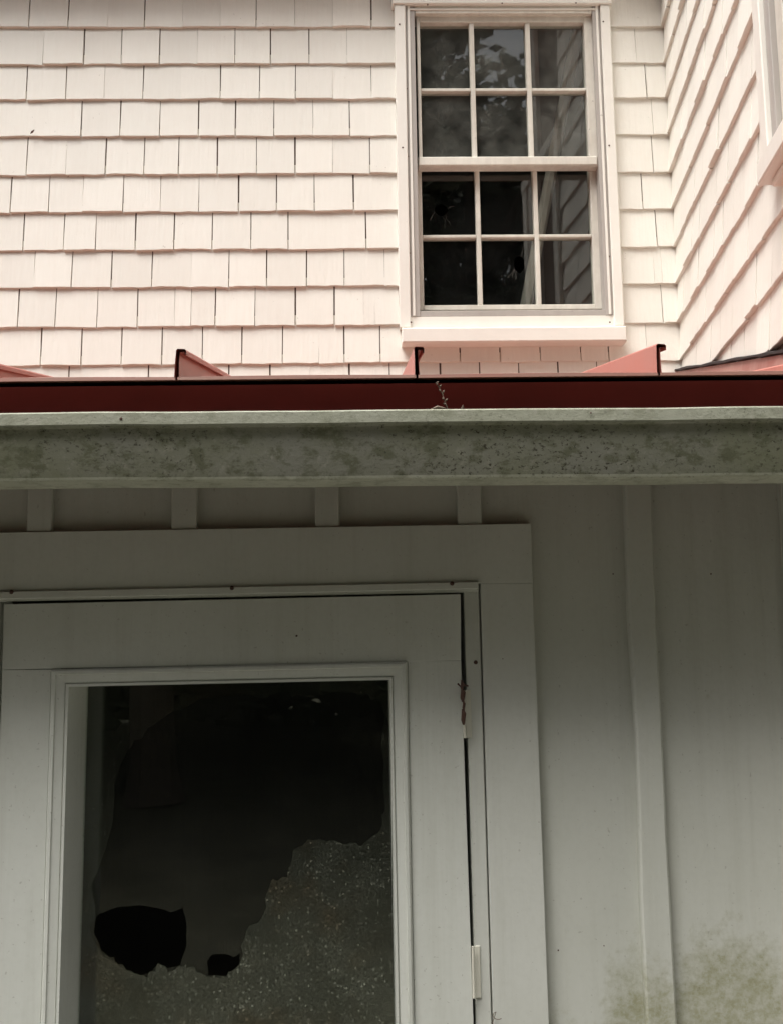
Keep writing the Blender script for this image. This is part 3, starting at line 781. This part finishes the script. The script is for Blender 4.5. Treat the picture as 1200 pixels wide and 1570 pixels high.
# gutter: one long trough with a folded lip, cove face and lower band
gut = bpy.data.objects.new('gutter', None); COL.objects.link(gut); gut.parent = annex; gut['label'] = 'long grey gutter mottled with green lichen'
gT0, gT1 = at(9, 632.5, GY), at(1200, 622, GY); gB0, gB1 = at(9, 739, GY+.034), at(1200, 730, GY+.034)
H0 = gT0.z - gB0.z; H1 = gT1.z - gB1.z
def gprof(H):
    face = [(.0110, -.031)]
    for k in range(1, 10):
        q = k/9; face.append((.0110 + .021*q - .0015*math.sin(q*math.pi), -.031 + (-H+.006+.031)*q))
    out = [(.018, -.004), (.016, -.001), (.004, 0), (0, -.003), (0, -.0225), (.002, -.0255), (.0095, -.0275)] + face + [(.0335, -H+.002), (.037, -H), (.118, -H), (.119, -.02), (.117, -.02), (.116, -H+.002), (.040, -H+.002)]
    return out + [(y+.003, z) for y, z in reversed(face)] + [(.0125, -.026), (.004, -.0235), (.003, -.005), (.016, -.005)]
m = MB(); GN = 30; gx0, gx1 = AXL-.22, AXR+.02
for i in range(GN+1):
    x = gx0 + (gx1-gx0)*i/GN; f = (x-gT0.x)/(gT1.x-gT0.x)
    zt_ = gT0.z + (gT1.z-gT0.z)*f + .0006*math.sin(x*9.1) + .0004*math.sin(x*23); H = H0 + (H1-H0)*f
    dy = .0012*math.sin(x*6.3)+.0007*math.sin(x*17)
    for (py, pz) in gprof(H): m.v.append((x, GY+py+dy, zt_+pz))
K = len(gprof(.13))
for i in range(GN):
    for k in range(K): m.f.append([i*K+k, i*K+(k+1) % K, (i+1)*K+(k+1) % K, (i+1)*K+k])
m.f += [list(range(K)), list(range(GN*K, GN*K+K))]
o = m.build('trough', M['gutter'], smooth=True); o.data.materials.append(M['gutter_under_lit']); o.data.materials.append(M['gutter_lip'])
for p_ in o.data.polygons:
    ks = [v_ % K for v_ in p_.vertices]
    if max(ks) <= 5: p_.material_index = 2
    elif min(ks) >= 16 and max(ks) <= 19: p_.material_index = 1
o.data.set_sharp_from_angle(angle=R(28)); o.parent = gut; o.matrix_parent_inverse = AINV
s = screw(186, 642, GY-.0008, gut, .0028); s.matrix_parent_inverse = AINV
s = screw(905, 633, GY-.0008, gut, .0016); s.matrix_parent_inverse = AINV

# ------------------------------------------------------------------ small loose things
def Q(px, py, Y): q = at(px, py, Y); return (q.x, q.y, q.z)
m = MB(); GYi = GY+.03
stem = [Q(688, 640, GYi), Q(685.5, 627, GYi), Q(682, 617, GYi), Q(678, 605, GYi), Q(672, 593, GYi), Q(667.5, 586, GYi)]
m.tube(stem, [.0011, .0011, .001, .0009, .0008, .0006], 5)
for (x, y, dx, dy) in ((682, 616, 4, -5), (681, 613, -4, -3), (678, 604, 3, -6), (676, 601, -4, -4), (673, 594, 3.5, -4), (671, 591, -3, -4), (669, 588, 3, -3), (683, 621, -4, -3)):
    m.tube([Q(x, y, GYi), Q(x+dx*.5, y+dy*.6, GYi-.003), Q(x+dx, y+dy, GYi-.004)], [.0006, .0018, .0005], 5)
tag(m.build('dry_weed', M['straw']), 'dry brown weed stalk sprouting above gutter lip below window', 'weed')
m = MB(); m.tube([Q(660, 628, GYi), Q(670, 624.5, GYi), Q(682, 626, GYi)], [.001, .0032, .0012], 6)
tag(m.build('dead_leaf', M['straw']), 'small pale dead leaf at foot of weed in gutter', 'leaf')
m = MB(); m.tube([Q(706, 628, GYi), Q(709, 622.5, GYi), Q(711, 628, GYi)], [.0012, .0022, .001], 6)
tag(m.build('dead_leaf', M['straw']), 'tiny dry leaf tip poking over gutter lip right of weed', 'leaf')
LYs = WY-.019
m = MB(); m.tube([Q(47, 205, LYs), Q(50, 202, LYs-.004), Q(53, 199, LYs-.002)], [.001, .0045, .001], 6)
tag(m.build('cocoon', M['rust']), 'tiny brown cocoon stuck on shingle at upper left', 'cocoon')
m = MB(); pts = []
for i in range(15):
    a = -.6 + i*.43; r_ = 9*(1 - i*.012); pts.append(Q(763+r_*math.cos(a), 1557-6*math.sin(a), CY-.004-.0006*i))
m.tube([Q(754, 1575, CY-.004), Q(755, 1566, CY-.004)] + pts[6:] , .0007, 5)
tag(m.build('vine_tendril', M['straw']), 'thin dry curled tendril on casing at bottom of picture', 'tendril')

# pole added inside, standing in for the slanted reflection streak in the panes
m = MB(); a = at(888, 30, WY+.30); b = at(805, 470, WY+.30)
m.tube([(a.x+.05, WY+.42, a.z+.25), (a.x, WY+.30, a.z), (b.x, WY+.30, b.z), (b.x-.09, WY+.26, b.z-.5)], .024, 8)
tag(m.build('streak_pole', M['pale_wood']), 'pale pole added behind right window panes to stand in for a reflected streak', 'pole')

# ------------------------------------------------------------------ trees across the yard (seen in the panes; they shade the low sky)
def crown_mesh(k, rx, rz, n):
    rr = random.Random(100+k); v = []; f = []
    lumps = []
    for i in range(26):
        a = rr.uniform(0, 6.283); zz = rr.uniform(-.85, 1.0); r_ = math.sqrt(max(.05, 1-zz*zz))*rr.uniform(.45, .95)
        lumps.append((Vector((rx*r_*math.cos(a), rx*r_*math.sin(a), rz*zz)), rr.uniform(.22, .42)*rx))
    for i in range(n):
        c, lr = rr.choice(lumps)
        d = Vector((rr.gauss(0, 1), rr.gauss(0, 1), rr.gauss(0, 1))).normalized()*lr*(rr.random()**.35)
        p = c + Vector((d.x, d.y, d.z*.75)); s = rr.uniform(.07, .17)
        u = Vector((rr.gauss(0, 1), rr.gauss(0, 1), rr.gauss(0, .6))).normalized(); w = u.cross(Vector((rr.gauss(0, 1), rr.gauss(0, 1), rr.gauss(0, 1)))).normalized()
        b = len(v); v += [p-u*s*1.3, p+w*s*.7, p+u*s*1.3, p-w*s*.7]; f.append([b, b+1, b+2, b+3])
    me = bpy.data.meshes.new('crown'); me.from_pydata([tuple(q) for q in v], [], f); me.update(); me.materials.append(M['leaf']); return me
CR = [crown_mesh(0, 3.6, 4.2, 11000), crown_mesh(1, 3.1, 4.8, 10000), crown_mesh(2, 4.0, 3.8, 12000)]
def trunk_mesh(k, h):
    rr = random.Random(300+k); m = MB()
    pts = [(0, 0, 0), (.03, .02, .4), (.1, -.05, h*.35), (0, .08, h*.65), (.1, 0, h)]
    m.tube(pts, [.34, .25, .2, .15, .06], 10)
    for i in range(7):
        a = rr.uniform(0, 6.28); z = h*rr.uniform(.4, .85); L = rr.uniform(1.4, 2.6)
        m.tube([(.05, 0, z), (L*.5*math.cos(a), L*.5*math.sin(a), z+L*.4), (L*math.cos(a), L*math.sin(a), z+L*.95)], [.10, .06, .02], 6)
    me = bpy.data.meshes.new('trunk'); me.from_pydata([tuple(q) for q in m.v], [], m.f); me.update(); me.materials.append(M['bark']); return me
TR = [trunk_mesh(0, 9), trunk_mesh(1, 10), trunk_mesh(2, 8.5)]
spots = [(-11.5, -7.5, 0, 1.05), (-6.6, -9.5, 1, 1.0), (-2.6, -8.0, 2, 1.12), (1.8, -9.4, 0, 1.14), (5.6, -8.2, 1, 1.08), (9.8, -8.8, 2, 1.1), (-9.0, -14, 2, 1.25), (-4.0, -14.5, 0, 1.2), (3.6, -15, 2, 1.28), (8.2, -15, 0, 1.25), (-14.5, -1.5, 1, 1.0), (13.5, -4.0, 1, 1.0)]
names = ['leftmost', 'second', 'third', 'fourth', 'fifth', 'sixth', 'far left', 'far middle left', 'far middle right', 'far right', 'side yard left', 'side yard right']
for i, (x, y, k, s) in enumerate(spots):
    t_ = thing('yard_tree', 'leafy green tree across the yard, reflected dimly in the window panes', 'tree', (x, y, 0), 'trees across the yard')
    t_.scale = (s, s, s); t_.rotation_euler.z = i*1.7
    a = link('trunk', TR[k], t_); b = link('crown', CR[k], t_); b.location = (0, 0, (7.6, 8.0, 7.2)[k])
    c = link('crown', CR[(k+1) % 3], t_); c.location = (.3, .2, 3.6); c.rotation_euler.z = 2.1; c.scale = (.85, .85, .62)

rr = random.Random(77); V = []; Fc = []
for i in range(16000):
    x = rr.uniform(-45, 45); top = 9 + 2.5*math.sin(x*.37) + 1.5*math.sin(x*1.1+1)
    p = Vector((x, -19.5 + rr.uniform(-2.5, 2.5), top*(rr.random()**.8))); sz_ = rr.uniform(.3, .6)
    u = Vector((rr.gauss(0, 1), rr.gauss(0, .5), rr.gauss(0, 1))).normalized(); w = u.cross(Vector((rr.gauss(0, .5), 1, rr.gauss(0, .5)))).normalized()
    b = len(V); V += [p-u*sz_, p+w*sz_*.7, p+u*sz_, p-w*sz_*.7]; Fc.append([b, b+1, b+2, b+3])
me = bpy.data.meshes.new('distant_woods'); me.from_pydata([tuple(q) for q in V], [], Fc); me.update(); me.materials.append(M['leaf'])
o = link('distant_woods', me); o['kind'] = 'stuff'; tag(o, 'dark mass of woodland closing off the far side of the yard', 'woods')
